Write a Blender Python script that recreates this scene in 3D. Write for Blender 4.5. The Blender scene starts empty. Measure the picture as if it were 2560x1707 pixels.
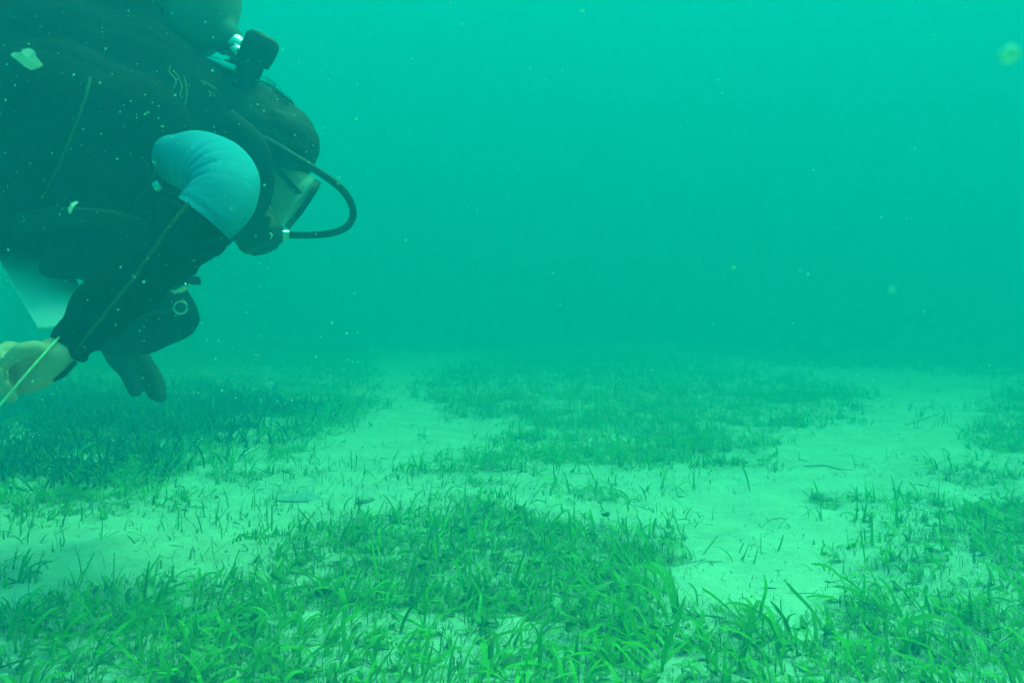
import bpy, bmesh, math, random
import numpy as np
from mathutils import Vector, Matrix, Quaternion

random.seed(7)
rng = np.random.default_rng(11)
SC = bpy.context.scene
COL = SC.collection
R = math.radians

# ------------------------------------------------------------------ camera
F_PX, W_PX, H_PX, CAM_H, HORIZON = 2512.0, 2560.0, 1707.0, 0.42, 775.0
PITCH = math.atan((H_PX / 2 - HORIZON) / F_PX)
cam_data = bpy.data.cameras.new('camera')
cam = bpy.data.objects.new('camera', cam_data)
COL.objects.link(cam)
cam.location = (0, 0, CAM_H)
cam.rotation_euler = (R(90) - PITCH, 0, 0)
cam_data.sensor_width = 36.0
cam_data.lens = 36.0 * F_PX / W_PX
cam_data.clip_start = 0.02
cam_data.clip_end = 500
cam_data.dof.use_dof = True            # a small compact-camera aperture (about 1.6 mm)
cam_data.dof.focus_distance = 1.7
cam_data.dof.aperture_fstop = 22.0
SC.camera = cam

# ------------------------------------------------------------------ sky and sun
SUN_EL, SUN_AZ = R(60), R(58)          # azimuth clockwise from +Y: from the right
world = bpy.data.worlds.new('World')
SC.world = world
world.use_nodes = True
wn = world.node_tree.nodes
wl = world.node_tree.links
bg = wn.get('Background') or wn.new('ShaderNodeBackground')
sky = wn.new('ShaderNodeTexSky')
sky.sky_type = 'NISHITA'
sky.sun_disc = False
sky.sun_elevation = SUN_EL
sky.sun_rotation = SUN_AZ
wl.new(sky.outputs[0], bg.inputs[0])
bg.inputs[1].default_value = 0.12
sun_d = bpy.data.lights.new('sun', 'SUN')
sun_d.energy = 4.0
sun_d.angle = R(45)                    # spread by the rippled surface
sun_d.color = (1.0, 0.96, 0.88)
sun = bpy.data.objects.new('sun', sun_d)
COL.objects.link(sun)
sdir = Vector((math.sin(SUN_AZ) * math.cos(SUN_EL), math.cos(SUN_AZ) * math.cos(SUN_EL), math.sin(SUN_EL)))
sun.rotation_euler = sdir.to_track_quat('Z', 'Y').to_euler()
sun.location = (0, 0, 20)

vs = SC.view_settings
vs.view_transform = 'Standard'
vs.look = 'None'
vs.exposure = 4.5
vs.gamma = 1.0
vs.use_curve_mapping = False
cy = SC.cycles
cy.use_denoising = True
cy.max_bounces = 8
cy.diffuse_bounces = 3
cy.glossy_bounces = 2
cy.transmission_bounces = 6
cy.transparent_max_bounces = 8
cy.volume_bounces = 4
cy.sample_clamp_indirect = 6
cy.caustics_reflective = False
cy.caustics_refractive = False

# ------------------------------------------------------------------ water: the air of this place
WATER_TOP = 8.0
WATER_DENSITY = 0.295
WATER_SCATTER = (0.002, 0.32, 0.57)
WATER_ABSORB = (0.20, 0.0, 0.10)    # per metre, red goes first

# ------------------------------------------------------------------ helpers
CAM = Vector((0, 0, CAM_H))
FW = Vector((0, math.cos(PITCH), -math.sin(PITCH)))
UP = Vector((0, math.sin(PITCH), math.cos(PITCH)))


def at(u, v, d):
    """the point of the place that lies d metres deep along the direction (u, v)"""
    return CAM + FW * d + Vector((1, 0, 0)) * ((u - W_PX / 2) / F_PX * d) + UP * ((H_PX / 2 - v) / F_PX * d)


def rr(px, d):
    return px * d / F_PX


def on_ground(u, v):
    dr = FW + Vector((1, 0, 0)) * ((u - W_PX / 2) / F_PX) + UP * ((H_PX / 2 - v) / F_PX)
    t = -CAM_H / dr.z
    p = CAM + dr * t
    return p.x, p.y


def project(x, y, z=0.0):
    """numpy: world to direction, used to lay the meadow out on the bed"""
    dz = z - CAM_H
    d = y * FW.y + dz * FW.z
    h = y * UP.y + dz * UP.z
    d = np.maximum(d, 1e-3)
    return W_PX / 2 + x / d * F_PX, H_PX / 2 - h / d * F_PX


def tag(o, label=None, cat=None, group=None, kind=None):
    if label: o['label'] = label
    if cat: o['category'] = cat
    if group: o['group'] = group
    if kind: o['kind'] = kind
    return o


def link(name, mesh, mat=None, parent=None, smooth=True):
    if smooth and len(mesh.polygons):
        mesh.polygons.foreach_set('use_smooth', np.ones(len(mesh.polygons), dtype=bool))
    if mat is not None and len(mesh.materials) == 0:
        mesh.materials.append(mat)
    o = bpy.data.objects.new(name, mesh)
    COL.objects.link(o)
    if parent is not None:
        o.parent = parent
        o.matrix_parent_inverse = Matrix.Translation(-parent.location)
    return o


def empty(name, loc):
    e = bpy.data.objects.new(name, None)
    e.empty_display_size = 0.05
    COL.objects.link(e)
    e.location = loc
    return e


def mesh_np(name, verts, faces):
    m = bpy.data.meshes.new(name)
    m.from_pydata([tuple(v) for v in verts], [], [tuple(f) for f in faces])
    m.update()
    return m


def bm_mesh(name, bm):
    m = bpy.data.meshes.new(name)
    bmesh.ops.recalc_face_normals(bm, faces=bm.faces)
    bm.to_mesh(m)
    bm.free()
    return m


def fast_mesh(name, V, Fq, attr=None):
    """V (n,3), Fq (m,4) quads"""
    m = bpy.data.meshes.new(name)
    nv, nf = len(V), len(Fq)
    k = Fq.shape[1]
    m.vertices.add(nv)
    m.vertices.foreach_set('co', np.ascontiguousarray(V, dtype=np.float32).ravel())
    m.loops.add(nf * k)
    m.loops.foreach_set('vertex_index', np.ascontiguousarray(Fq, dtype=np.int32).ravel())
    m.polygons.add(nf)
    m.polygons.foreach_set('loop_start', np.arange(0, nf * k, k, dtype=np.int32))
    m.polygons.foreach_set('use_smooth', np.ones(nf, dtype=bool))
    m.update(calc_edges=True)
    if attr is not None:
        a = m.attributes.new('tint', 'FLOAT', 'POINT')
        a.data.foreach_set('value', np.ascontiguousarray(attr, dtype=np.float32))
    return m


def catmull(pts, n):
    P = [np.array(p, dtype=float) for p in pts]
    if len(P) == 2:
        return [P[0] + (P[1] - P[0]) * t for t in np.linspace(0, 1, n)]
    P = [2 * P[0] - P[1]] + P + [2 * P[-1] - P[-2]]
    out = []
    segs = len(P) - 3
    for i in range(n):
        t = i / (n - 1) * segs
        k = min(int(t), segs - 1)
        t -= k
        a, b, c, d = P[k:k + 4]
        out.append(0.5 * ((2 * b) + (c - a) * t + (2 * a - 5 * b + 4 * c - d) * t * t + (3 * b - a - 3 * c + d) * t ** 3))
    return out


def tube(name, pts, radii, nseg=24, nring=16, mat=None, parent=None, disp=None, cap=True, flat=1.0, up=None):
    """a swept tube through pts; radii one per point; disp(s, angle) metres; flat squashes it along its normal"""
    C = catmull(pts, nseg)
    Rr = np.interp(np.linspace(0, 1, nseg), np.linspace(0, 1, len(radii)), radii)
    V, Fc = [], []
    nrm = Vector(up) if up else None
    prev = None
    for i in range(nseg):
        a = C[max(i - 1, 0)]
        b = C[min(i + 1, nseg - 1)]
        t = Vector(b - a).normalized()
        if nrm is None:
            nrm = t.orthogonal().normalized()
        if prev is not None and not up:
            nrm = prev.rotation_difference(t) @ nrm
        n2 = (nrm - t * nrm.dot(t)).normalized()
        nrm = n2 if not up else nrm
        bn = t.cross(n2).normalized()
        prev = t
        for j in range(nring):
            an = 2 * math.pi * j / nring
            r = Rr[i] + (disp(i / (nseg - 1), an) if disp else 0.0)
            V.append(Vector(C[i]) + n2 * (math.cos(an) * r * flat) + bn * (math.sin(an) * r))
    for i in range(nseg - 1):
        for j in range(nring):
            k = (j + 1) % nring
            Fc.append((i * nring + j, i * nring + k, (i + 1) * nring + k, (i + 1) * nring + j))
    if cap:
        Fc.append(tuple(range(nring))[::-1])
        Fc.append(tuple((nseg - 1) * nring + j for j in range(nring)))
    return link(name, mesh_np(name, V, Fc), mat, parent)


def lathe(name, profile, origin, axis, mat=None, parent=None, n=28, smooth=True):
    """profile: (along, radius) pairs"""
    axis = Vector(axis).normalized()
    x = axis.orthogonal().normalized()
    y = axis.cross(x)
    V, Fc = [], []
    for (h, r) in profile:
        for j in range(n):
            a = 2 * math.pi * j / n
            V.append(Vector(origin) + axis * h + x * (math.cos(a) * r) + y * (math.sin(a) * r))
    for i in range(len(profile) - 1):
        for j in range(n):
            k = (j + 1) % n
            Fc.append((i * n + j, i * n + k, (i + 1) * n + k, (i + 1) * n + j))
    Fc.append(tuple(range(n))[::-1])
    Fc.append(tuple((len(profile) - 1) * n + j for j in range(n)))
    return link(name, mesh_np(name, V, Fc), mat, parent, smooth)


def ring(name, centre, normal, rad, wire, mat, parent=None, stretch=1.0, sdir_=None):
    normal = Vector(normal).normalized()
    x = Vector(sdir_).normalized() if sdir_ else normal.orthogonal().normalized()
    x = (x - normal * x.dot(normal)).normalized()
    y = normal.cross(x)
    V, Fc = [], []
    N, M = 28, 10
    for i in range(N):
        a = 2 * math.pi * i / N
        c = Vector(centre) + x * (math.cos(a) * rad * stretch) + y * (math.sin(a) * rad)
        o = (x * math.cos(a) + y * math.sin(a)).normalized()
        for j in range(M):
            b = 2 * math.pi * j / M
            V.append(c + o * (math.cos(b) * wire) + normal * (math.sin(b) * wire))
    for i in range(N):
        for j in range(M):
            Fc.append((i * M + j, i * M + (j + 1) % M, ((i + 1) % N) * M + (j + 1) % M, ((i + 1) % N) * M + j))
    return link(name, mesh_np(name, V, Fc), mat, parent)


def blob(name, chains, voxel, smooth, mat=None, parent=None, rough=0.0):
    """one continuous skin over chains of (point, radius): joined, voxel-remeshed, smoothed"""
    bm = bmesh.new()
    for ch in chains:
        for i, (p, r) in enumerate(ch):
            bmesh.ops.create_icosphere(bm, subdivisions=3, radius=r, matrix=Matrix.Translation(Vector(p)))
            if i:
                q, s = ch[i - 1]
                d = Vector(p) - Vector(q)
                if d.length > 1e-5:
                    M = Matrix.Translation((Vector(p) + Vector(q)) / 2) @ d.to_track_quat('Z', 'Y').to_matrix().to_4x4()
                    bmesh.ops.create_cone(bm, cap_ends=True, segments=24, radius1=s, radius2=r, depth=d.length, matrix=M)
    me = bpy.data.meshes.new('tmp')
    bm.to_mesh(me)
    bm.free()
    o = bpy.data.objects.new('tmp', me)
    COL.objects.link(o)
    m = o.modifiers.new('r', 'REMESH')
    m.mode = 'VOXEL'
    m.voxel_size = voxel
    s = o.modifiers.new('s', 'SMOOTH')
    s.factor = 0.5
    s.iterations = smooth
    dg = bpy.context.evaluated_depsgraph_get()
    out = bpy.data.meshes.new_from_object(o.evaluated_get(dg))
    bpy.data.objects.remove(o)
    bpy.data.meshes.remove(me)
    out.name = name
    if rough:
        n = len(out.vertices)
        co = np.empty(n * 3, dtype=np.float32)
        out.vertices.foreach_get('co', co)
        no = np.empty(n * 3, dtype=np.float32)
        out.vertices.foreach_get('normal', no)
        co = co.reshape(-1, 3); no = no.reshape(-1, 3)
        q = noise2(co[:, 0] * 16 - co[:, 1] * 7, co[:, 2] * 24 + co[:, 1] * 9, 2)
        f = noise2(co[:, 0] * 14 + co[:, 1] * 9, co[:, 2] * 14 - co[:, 1] * 5, 3) * 0.7 - (1 - np.clip(np.abs(q) * 5, 0, 1)) * 0.5
        co = co + no * (f[:, None] * rough)
        out.vertices.foreach_set('co', co.astype(np.float32).ravel())
        out.update()
    return link(name, out, mat, parent)


def rbox(name, centre, ax, ay, az, mat=None, parent=None, bevel=0.004, seg=2):
    """a bevelled block; ax, ay, az are half-extent vectors"""
    bm = bmesh.new()
    ax, ay, az = Vector(ax), Vector(ay), Vector(az)
    bmesh.ops.create_cube(bm, size=2.0)
    for v in bm.verts:
        v.co = Vector(centre) + ax * v.co.x + ay * v.co.y + az * v.co.z
    bmesh.ops.bevel(bm, geom=list(bm.edges), offset=bevel, segments=seg, affect='EDGES', profile=0.5)
    return link(name, bm_mesh(name, bm), mat, parent)


# numpy value noise
_perm = rng.permutation(4096)
_rnd = rng.random(4096) * 2 - 1


def _lat(i, j):
    return _rnd[(_perm[(i & 4095)] + j * 57) & 4095]


def noise1(x, y):
    xi = np.floor(x).astype(int); yi = np.floor(y).astype(int)
    fx = x - xi; fy = y - yi
    fx = fx * fx * (3 - 2 * fx); fy = fy * fy * (3 - 2 * fy)
    a = _lat(xi, yi); b = _lat(xi + 1, yi); c = _lat(xi, yi + 1); d = _lat(xi + 1, yi + 1)
    return (a * (1 - fx) + b * fx) * (1 - fy) + (c * (1 - fx) + d * fx) * fy


def noise2(x, y, octaves=3):
    x = np.asarray(x, dtype=float); y = np.asarray(y, dtype=float)
    s = np.zeros_like(x); a = 1.0; t = 0.0
    for k in range(octaves):
        s += a * noise1(x * 2 ** k + 17.3 * k, y * 2 ** k - 9.1 * k)
        t += a
        a *= 0.5
    return s / t


# ------------------------------------------------------------------ materials
def material(name, col, rough=0.7, spec=0.3, metal=0.0, vary=0.25, scale=20.0, bump=0.0, bscale=120.0, transl=0.0, attr=None, col2=None, objrand=False):
    m = bpy.data.materials.new(name)
    m.use_nodes = True
    nt = m.node_tree
    b = nt.nodes['Principled BSDF']
    b.inputs['Roughness'].default_value = rough
    b.inputs['Metallic'].default_value = metal
    b.inputs['Specular IOR Level'].default_value = spec
    tc = nt.nodes.new('ShaderNodeTexCoord')
    nz = nt.nodes.new('ShaderNodeTexNoise')
    nz.inputs['Scale'].default_value = scale
    nz.inputs['Detail'].default_value = 5
    nt.links.new(tc.outputs['Object'], nz.inputs['Vector'])
    mix = nt.nodes.new('ShaderNodeMix')
    mix.data_type = 'RGBA'
    c2 = col2 or tuple(c * (1 - vary) for c in col)
    mix.inputs[6].default_value = (*[c * (1 + vary * 0.6) for c in col], 1)
    mix.inputs[7].default_value = (*c2, 1)
    src = nz.outputs['Fac']
    if attr or objrand:
        if attr:
            an = nt.nodes.new('ShaderNodeAttribute')
            an.attribute_name = attr
            s2 = an.outputs['Fac']
        else:
            oi = nt.nodes.new('ShaderNodeObjectInfo')
            s2 = oi.outputs['Random']
        mm = nt.nodes.new('ShaderNodeMath')
        mm.operation = 'MULTIPLY_ADD'
        nt.links.new(nz.outputs['Fac'], mm.inputs[0])
        mm.inputs[1].default_value = 0.35
        nt.links.new(s2, mm.inputs[2])
        m2 = nt.nodes.new('ShaderNodeMath')
        m2.operation = 'SUBTRACT'
        m2.use_clamp = True
        nt.links.new(mm.outputs[0], m2.inputs[0])
        m2.inputs[1].default_value = 0.17
        src = m2.outputs[0]
    nt.links.new(src, mix.inputs[0])
    nt.links.new(mix.outputs[2], b.inputs['Base Color'])
    if bump:
        bz = nt.nodes.new('ShaderNodeTexNoise')
        bz.inputs['Scale'].default_value = bscale
        bz.inputs['Detail'].default_value = 4
        nt.links.new(tc.outputs['Object'], bz.inputs['Vector'])
        bp = nt.nodes.new('ShaderNodeBump')
        bp.inputs['Strength'].default_value = bump
        bp.inputs['Distance'].default_value = 0.004
        nt.links.new(bz.outputs['Fac'], bp.inputs['Height'])
        nt.links.new(bp.outputs[0], b.inputs['Normal'])
    if transl:
        tr = nt.nodes.new('ShaderNodeBsdfTranslucent')
        nt.links.new(mix.outputs[2], tr.inputs['Color'])
        ms = nt.nodes.new('ShaderNodeMixShader')
        ms.inputs[0].default_value = transl
        nt.links.new(b.outputs[0], ms.inputs[1])
        nt.links.new(tr.outputs[0], ms.inputs[2])
        nt.links.new(ms.outputs[0], nt.nodes['Material Output'].inputs['Surface'])
    return m


M = {}
M['leaf'] = material('seagrass_leaf', (0.17, 0.50, 0.016), 0.55, 0.25, vary=0.2, scale=60, transl=0.4, attr='tint', col2=(0.13, 0.26, 0.075))
M['leaf_near'] = material('seagrass_leaf_near', (0.15, 0.45, 0.016), 0.75, 0.08, vary=0.25, scale=45, transl=0.4, objrand=True, col2=(0.10, 0.29, 0.035))
M['dead'] = material('dead_leaf', (0.14, 0.17, 0.10), 0.9, 0.1, vary=0.3, scale=40, attr='tint', col2=(0.05, 0.065, 0.05))
M['turf'] = material('algal_turf', (0.20, 0.28, 0.15), 0.95, 0.05, vary=0.3, scale=40, transl=0.2, attr='tint', col2=(0.11, 0.16, 0.10))
M['shade_leaf'] = material('shade_dark_leaf', (0.06, 0.16, 0.03), 0.9, 0.05, vary=0.3, scale=40, attr='tint', col2=(0.025, 0.05, 0.02))  # leaf colour darkened to stand for the shadow over the left meadow
M['oval'] = material('oval_leaf', (0.10, 0.36, 0.04), 0.5, 0.3, vary=0.25, scale=60, transl=0.35, objrand=True, col2=(0.09, 0.27, 0.04))
M['suit'] = material('black_neoprene', (0.012, 0.013, 0.014), 0.9, 0.04, vary=0.5, scale=18, bump=0.35, bscale=160)
M['glove'] = material('haze_pale_glove', (0.045, 0.055, 0.045), 0.9, 0.05, vary=0.4, scale=25, bump=0.3, bscale=160)  # glove colour lightened so the far hand looks fainter, as through haze
M['vest'] = material('black_nylon', (0.010, 0.011, 0.012), 0.9, 0.04, vary=0.5, scale=9, bump=0.5, bscale=60)
M['web'] = material('black_webbing', (0.016, 0.017, 0.018), 0.8, 0.2, vary=0.3, scale=60, bump=0.3, bscale=400)
M['blue'] = material('light_blue_lycra', (0.04, 0.275, 0.43), 0.9, 0.05, vary=0.2, scale=18, bump=0.2, bscale=200)
M['skin'] = material('skin', (0.50, 0.31, 0.22), 0.55, 0.3, vary=0.12, scale=30, bump=0.15, bscale=300)
M['hair'] = material('dark_hair', (0.012, 0.010, 0.009), 0.7, 0.25, vary=0.4, scale=50, bump=0.7, bscale=90)
M['rubber'] = material('black_rubber', (0.014, 0.014, 0.015), 0.6, 0.3, vary=0.3, scale=30)
M['alu'] = material('bare_aluminium', (0.20, 0.21, 0.21), 0.6, 0.3, metal=0.2, vary=0.15, scale=7, bump=0.1, bscale=40)
M['steel'] = material('steel', (0.62, 0.63, 0.63), 0.22, 0.5, metal=1.0, vary=0.1, scale=40)
M['white'] = material('white_plastic', (0.78, 0.78, 0.76), 0.55, 0.35, vary=0.06, scale=18)
M['pipe'] = material('olive_piping', (0.06, 0.075, 0.03), 0.8, 0.2, vary=0.35, scale=70)
M['cord'] = material('pale_cord', (0.16, 0.19, 0.12), 0.7, 0.2, vary=0.3, scale=90)
M['line'] = material('yellow_line', (0.58, 0.60, 0.40), 0.7, 0.2, vary=0.2, scale=200, bump=0.5, bscale=500)
M['silicone'] = material('clear_silicone', (0.50, 0.55, 0.48), 0.35, 0.4, vary=0.1, scale=20, transl=0.6)
M['flake'] = material('white_flake', (0.75, 0.74, 0.66), 0.6, 0.3, vary=0.2, scale=60, transl=0.3)
M['snow'] = material('marine_snow', (0.37, 0.76, 0.70), 0.9, 0.1, vary=0.1, scale=60, transl=0.5)
M['rubble'] = material('coral_rubble', (0.46, 0.45, 0.34), 0.95, 0.1, vary=0.4, scale=40, bump=0.8, bscale=90)
M['twig'] = material('dark_twig', (0.30, 0.34, 0.22), 0.9, 0.1, vary=0.3, scale=60)
M['scrap'] = material('blue_grey_film', (0.44, 0.48, 0.48), 0.5, 0.3, vary=0.2, scale=30, transl=0.3)
M['eye'] = material('eye_white', (0.5, 0.5, 0.48), 0.3, 0.5, vary=0.05)

_sn = M['silicone'].node_tree
_so = _sn.nodes['Material Output']
_src = _so.inputs['Surface'].links[0].from_socket
_tp = _sn.nodes.new('ShaderNodeBsdfTransparent')
_mx = _sn.nodes.new('ShaderNodeMixShader'); _mx.inputs[0].default_value = 0.6
_sn.links.new(_src, _mx.inputs[1]); _sn.links.new(_tp.outputs[0], _mx.inputs[2]); _sn.links.new(_mx.outputs[0], _so.inputs['Surface'])
mg = bpy.data.materials.new('mask_glass')
mg.use_nodes = True
_n = mg.node_tree
_n.nodes.remove(_n.nodes['Principled BSDF'])
_t = _n.nodes.new('ShaderNodeBsdfTransparent'); _t.inputs[0].default_value = (0.9, 0.95, 0.94, 1)
_g = _n.nodes.new('ShaderNodeBsdfGlossy'); _g.inputs['Roughness'].default_value = 0.05
_m = _n.nodes.new('ShaderNodeMixShader'); _m.inputs[0].default_value = 0.08
_n.links.new(_t.outputs[0], _m.inputs[1]); _n.links.new(_g.outputs[0], _m.inputs[2])
_n.links.new(_m.outputs[0], _n.nodes['Material Output'].inputs['Surface'])
M['glass'] = mg


def sand_material():
    m = bpy.data.materials.new('sand')
    m.use_nodes = True
    nt = m.node_tree
    b = nt.nodes['Principled BSDF']
    b.inputs['Roughness'].default_value = 0.95
    b.inputs['Specular IOR Level'].default_value = 0.1
    tc = nt.nodes.new('ShaderNodeTexCoord')

    def nz(scale, detail, rough=0.55):
        n = nt.nodes.new('ShaderNodeTexNoise')
        n.inputs['Scale'].default_value = scale
        n.inputs['Detail'].default_value = detail
        n.inputs['Roughness'].default_value = rough
        nt.links.new(tc.outputs['Object'], n.inputs['Vector'])
        return n
    big, grain, fleck = nz(7.0, 8, 0.68), nz(380.0, 3), nz(80.0, 4, 0.75)
    r1 = nt.nodes.new('ShaderNodeValToRGB')
    r1.color_ramp.elements[0].position = 0.30
    r1.color_ramp.elements[0].color = (0.50, 0.46, 0.37, 1)
    r1.color_ramp.elements[1].position = 0.68
    r1.color_ramp.elements[1].color = (0.70, 0.65, 0.53, 1)
    nt.links.new(big.outputs['Fac'], r1.inputs[0])
    r2 = nt.nodes.new('ShaderNodeValToRGB')       # grains
    r2.color_ramp.elements[0].position = 0.30
    r2.color_ramp.elements[0].color = (0.72, 0.72, 0.72, 1)
    r2.color_ramp.elements[1].position = 0.70
    r2.color_ramp.elements[1].color = (1.12, 1.12, 1.12, 1)
    nt.links.new(grain.outputs['Fac'], r2.inputs[0])
    mu = nt.nodes.new('ShaderNodeMix'); mu.data_type = 'RGBA'; mu.blend_type = 'MULTIPLY'
    mu.inputs[0].default_value = 1.0
    nt.links.new(r1.outputs[0], mu.inputs[6]); nt.links.new(r2.outputs[0], mu.inputs[7])
    r3 = nt.nodes.new('ShaderNodeValToRGB')       # dark flecks of shell and detritus
    r3.color_ramp.elements[0].position = 0.32
    r3.color_ramp.elements[0].color = (1, 1, 1, 1)
    r3.color_ramp.elements[1].position = 0.41
    r3.color_ramp.elements[1].color = (0, 0, 0, 1)
    nt.links.new(fleck.outputs['Fac'], r3.inputs[0])
    mx = nt.nodes.new('ShaderNodeMix'); mx.data_type = 'RGBA'
    nt.links.new(r3.outputs[0], mx.inputs[0])
    nt.links.new(mu.outputs[2], mx.inputs[6])
    mx.inputs[7].default_value = (0.20, 0.21, 0.16, 1)
    at_ = nt.nodes.new('ShaderNodeAttribute')     # silt and algal film among the roots
    at_.attribute_name = 'tint'
    silt = nt.nodes.new('ShaderNodeMix'); silt.data_type = 'RGBA'
    nt.links.new(at_.outputs['Fac'], silt.inputs[0])
    nt.links.new(mx.outputs[2], silt.inputs[6])
    silt.inputs[7].default_value = (0.36, 0.37, 0.25, 1)
    nt.links.new(silt.outputs[2], b.inputs['Base Color'])
    ad = nt.nodes.new('ShaderNodeMath'); ad.operation = 'MULTIPLY_ADD'
    nt.links.new(fleck.outputs['Fac'], ad.inputs[0]); ad.inputs[1].default_value = 1.5
    nt.links.new(grain.outputs['Fac'], ad.inputs[2])
    bp = nt.nodes.new('ShaderNodeBump')
    bp.inputs['Strength'].default_value = 0.45
    bp.inputs['Distance'].default_value = 0.005
    nt.links.new(ad.outputs[0], bp.inputs['Height'])
    nt.links.new(bp.outputs[0], b.inputs['Normal'])
    return m


M['sand'] = sand_material()

# ------------------------------------------------------------------ meadow plan (patches on the bed)
PATCH = [  # outline seen from the survey camera, blade cover, soft edge in image units
    ([(-300, 1640), (0, 1540), (230, 1475), (460, 1450), (600, 1400), (740, 1350), (900, 1300), (1080, 1265), (1260, 1262), (1420, 1300), (1560, 1340),
      (1690, 1345), (1700, 1385), (1610, 1440), (1660, 1510), (1840, 1535), (1960, 1570), (2040, 1640), (2100, 1900), (-300, 1900)], 1.0, 45),
    ([(2000, 1680), (2090, 1570), (2150, 1480), (2110, 1390), (2200, 1320), (2350, 1275), (2600, 1215), (2900, 1200), (2900, 1900), (2000, 1900)], 1.0, 50),
    ([(1050, 955), (1200, 905), (1500, 880), (1800, 915), (2110, 962), (2180, 1000), (2120, 1060), (1960, 1085), (1900, 1150), (1750, 1172),
      (1560, 1180), (1400, 1195), (1180, 1210), (1010, 1180), (1080, 1130), (1230, 1095), (1290, 1065), (1120, 1030), (1060, 985)], 1.0, 26),
    ([(-400, 905), (300, 885), (700, 873), (900, 885), (935, 935), (945, 1010), (880, 1070), (760, 1125), (560, 1160), (400, 1200), (180, 1240), (-100, 1290), (-400, 1330)], 1.0, 34),
    ([(2600, 950), (2490, 1005), (2450, 1070), (2430, 1130), (2500, 1160), (2900, 1150), (2900, 950)], 0.9, 25),
    ([(2040, 1265), (2090, 1245), (2250, 1225), (2360, 1245), (2320, 1280), (2130, 1290)], 0.5, 20),
    ([(1700, 872), (1900, 852), (2200, 855), (2600, 863), (2900, 875), (2900, 955), (2500, 948), (2300, 928), (1950, 915)], 0.85, 12),
    ([(-400, 800), (900, 800), (1300, 815), (1700, 830), (2900, 835), (2900, 850), (2000, 846), (1700, 840), (1450, 836), (1250, 850), (1500, 866), (1150, 880), (880, 872), (-400, 885)], 0.75, 8),
    ([(540, 1165), (700, 1150), (830, 1155), (800, 1190), (640, 1205), (480, 1205)], 0.45, 14),
    ([(0, 1240), (240, 1215), (420, 1215), (520, 1240), (330, 1285), (150, 1315), (0, 1315)], 0.35, 25),
    ([(-50, 1410), (60, 1400), (110, 1440), (40, 1470), (-50, 1470)], 0.35, 20),
    ([(1250, 1170), (1700, 1160), (1860, 1210), (1600, 1245), (1350, 1235)], 0.3, 25),
    ([(2330, 1150), (2600, 1110), (2700, 1190), (2500, 1220), (2300, 1220)], 0.45, 25),
]


def poly_soft(u, v, poly, soft):
    """signed distance to a polygon, squeezed into 0..1 (numpy)"""
    P = np.array(poly, dtype=float)
    inside = np.zeros(u.shape, dtype=bool)
    dist = np.full(u.shape, 1e9)
    n = len(P)
    for i in range(n):
        x1, y1 = P[i]; x2, y2 = P[(i + 1) % n]
        cond = ((y1 > v) != (y2 > v))
        xin = (x2 - x1) * (v - y1) / (y2 - y1 + 1e-9) + x1
        inside ^= cond & (u < xin)
        dx, dy = x2 - x1, y2 - y1
        t = np.clip(((u - x1) * dx + (v - y1) * dy) / (dx * dx + dy * dy + 1e-9), 0, 1)
        # image height is foreshortened on the bed: weigh it more
        dd = np.hypot(u - x1 - t * dx, (v - y1 - t * dy) * 2.2)
        dist = np.minimum(dist, dd)
    sd = np.where(inside, dist, -dist)
    return np.clip(0.5 + sd / (2 * soft * 1.6), 0, 1)


def cover(x, y):
    """how densely the meadow stands at a point of the bed"""
    u, v = project(x, np.maximum(y, 0.3))
    wob = noise2(x * 5, y * 5, 3)
    uu = u + wob * 110 / np.maximum(y, 0.6) + noise2(x * 14, y * 14 + 7, 2) * 60 / np.maximum(y, 0.6)
    vv = v + noise2(x * 6 + 40, y * 6, 2) * 45 / np.maximum(y, 0.6)
    c = np.zeros_like(x)
    for poly, dens, soft in PATCH:
        c = np.maximum(c, dens * poly_soft(uu, vv, poly, soft))
    wild = np.clip(noise2(x * 0.55 + 3, y * 0.55 + 8, 3) * 2.4 + 0.6, 0, 1)      # beyond the view the meadow goes on in patches
    out = (u < -250) | (u > 2810) | (y < 0.9) | (y > 13)
    c = np.where(out, wild * 0.9, c)
    holes = np.clip(noise2(x * 6 - 20, y * 6, 3) * 3.2 + np.where(y < 2.3, 0.95, 0.62), 0.0, 1) * np.clip(noise2(x * 19 + 31, y * 19, 2) * 2.6 + 0.9, 0.15, 1)
    floor = np.where(y < 2.3, 0.32, np.clip(0.10 + (y - 4.5) * 0.1, 0.10, 0.6))
    return c * (floor + (1 - floor) * holes)


def bed(x, y):
    """height of the sand"""
    c = 0.012 * noise2(x * 1.3, y * 1.3 + 5, 2) + 0.016 * np.maximum(noise2(x * 4.0 + 9, y * 4.0, 2), -0.3) + 0.007 * noise2(x * 11, y * 11 + 3, 3)
    c = c + 0.0032 * noise2(x * 38, y * 38, 2) + 0.0016 * np.sin(x * 34 + y * 46 + 5 * noise1(x * 2.5, y * 2.5)) * np.clip(noise1(x * 1.7 + 9, y * 1.7) + 0.3, 0, 1)
    return c


# ------------------------------------------------------------------ seabed
def graded(lo, hi, mid, fine, n):
    s = np.linspace(-1, 1, n)
    k = 6.2
    g = np.sinh(k * s) / np.sinh(k)
    return mid + np.where(g < 0, g * (mid - lo), g * (hi - mid))


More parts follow.
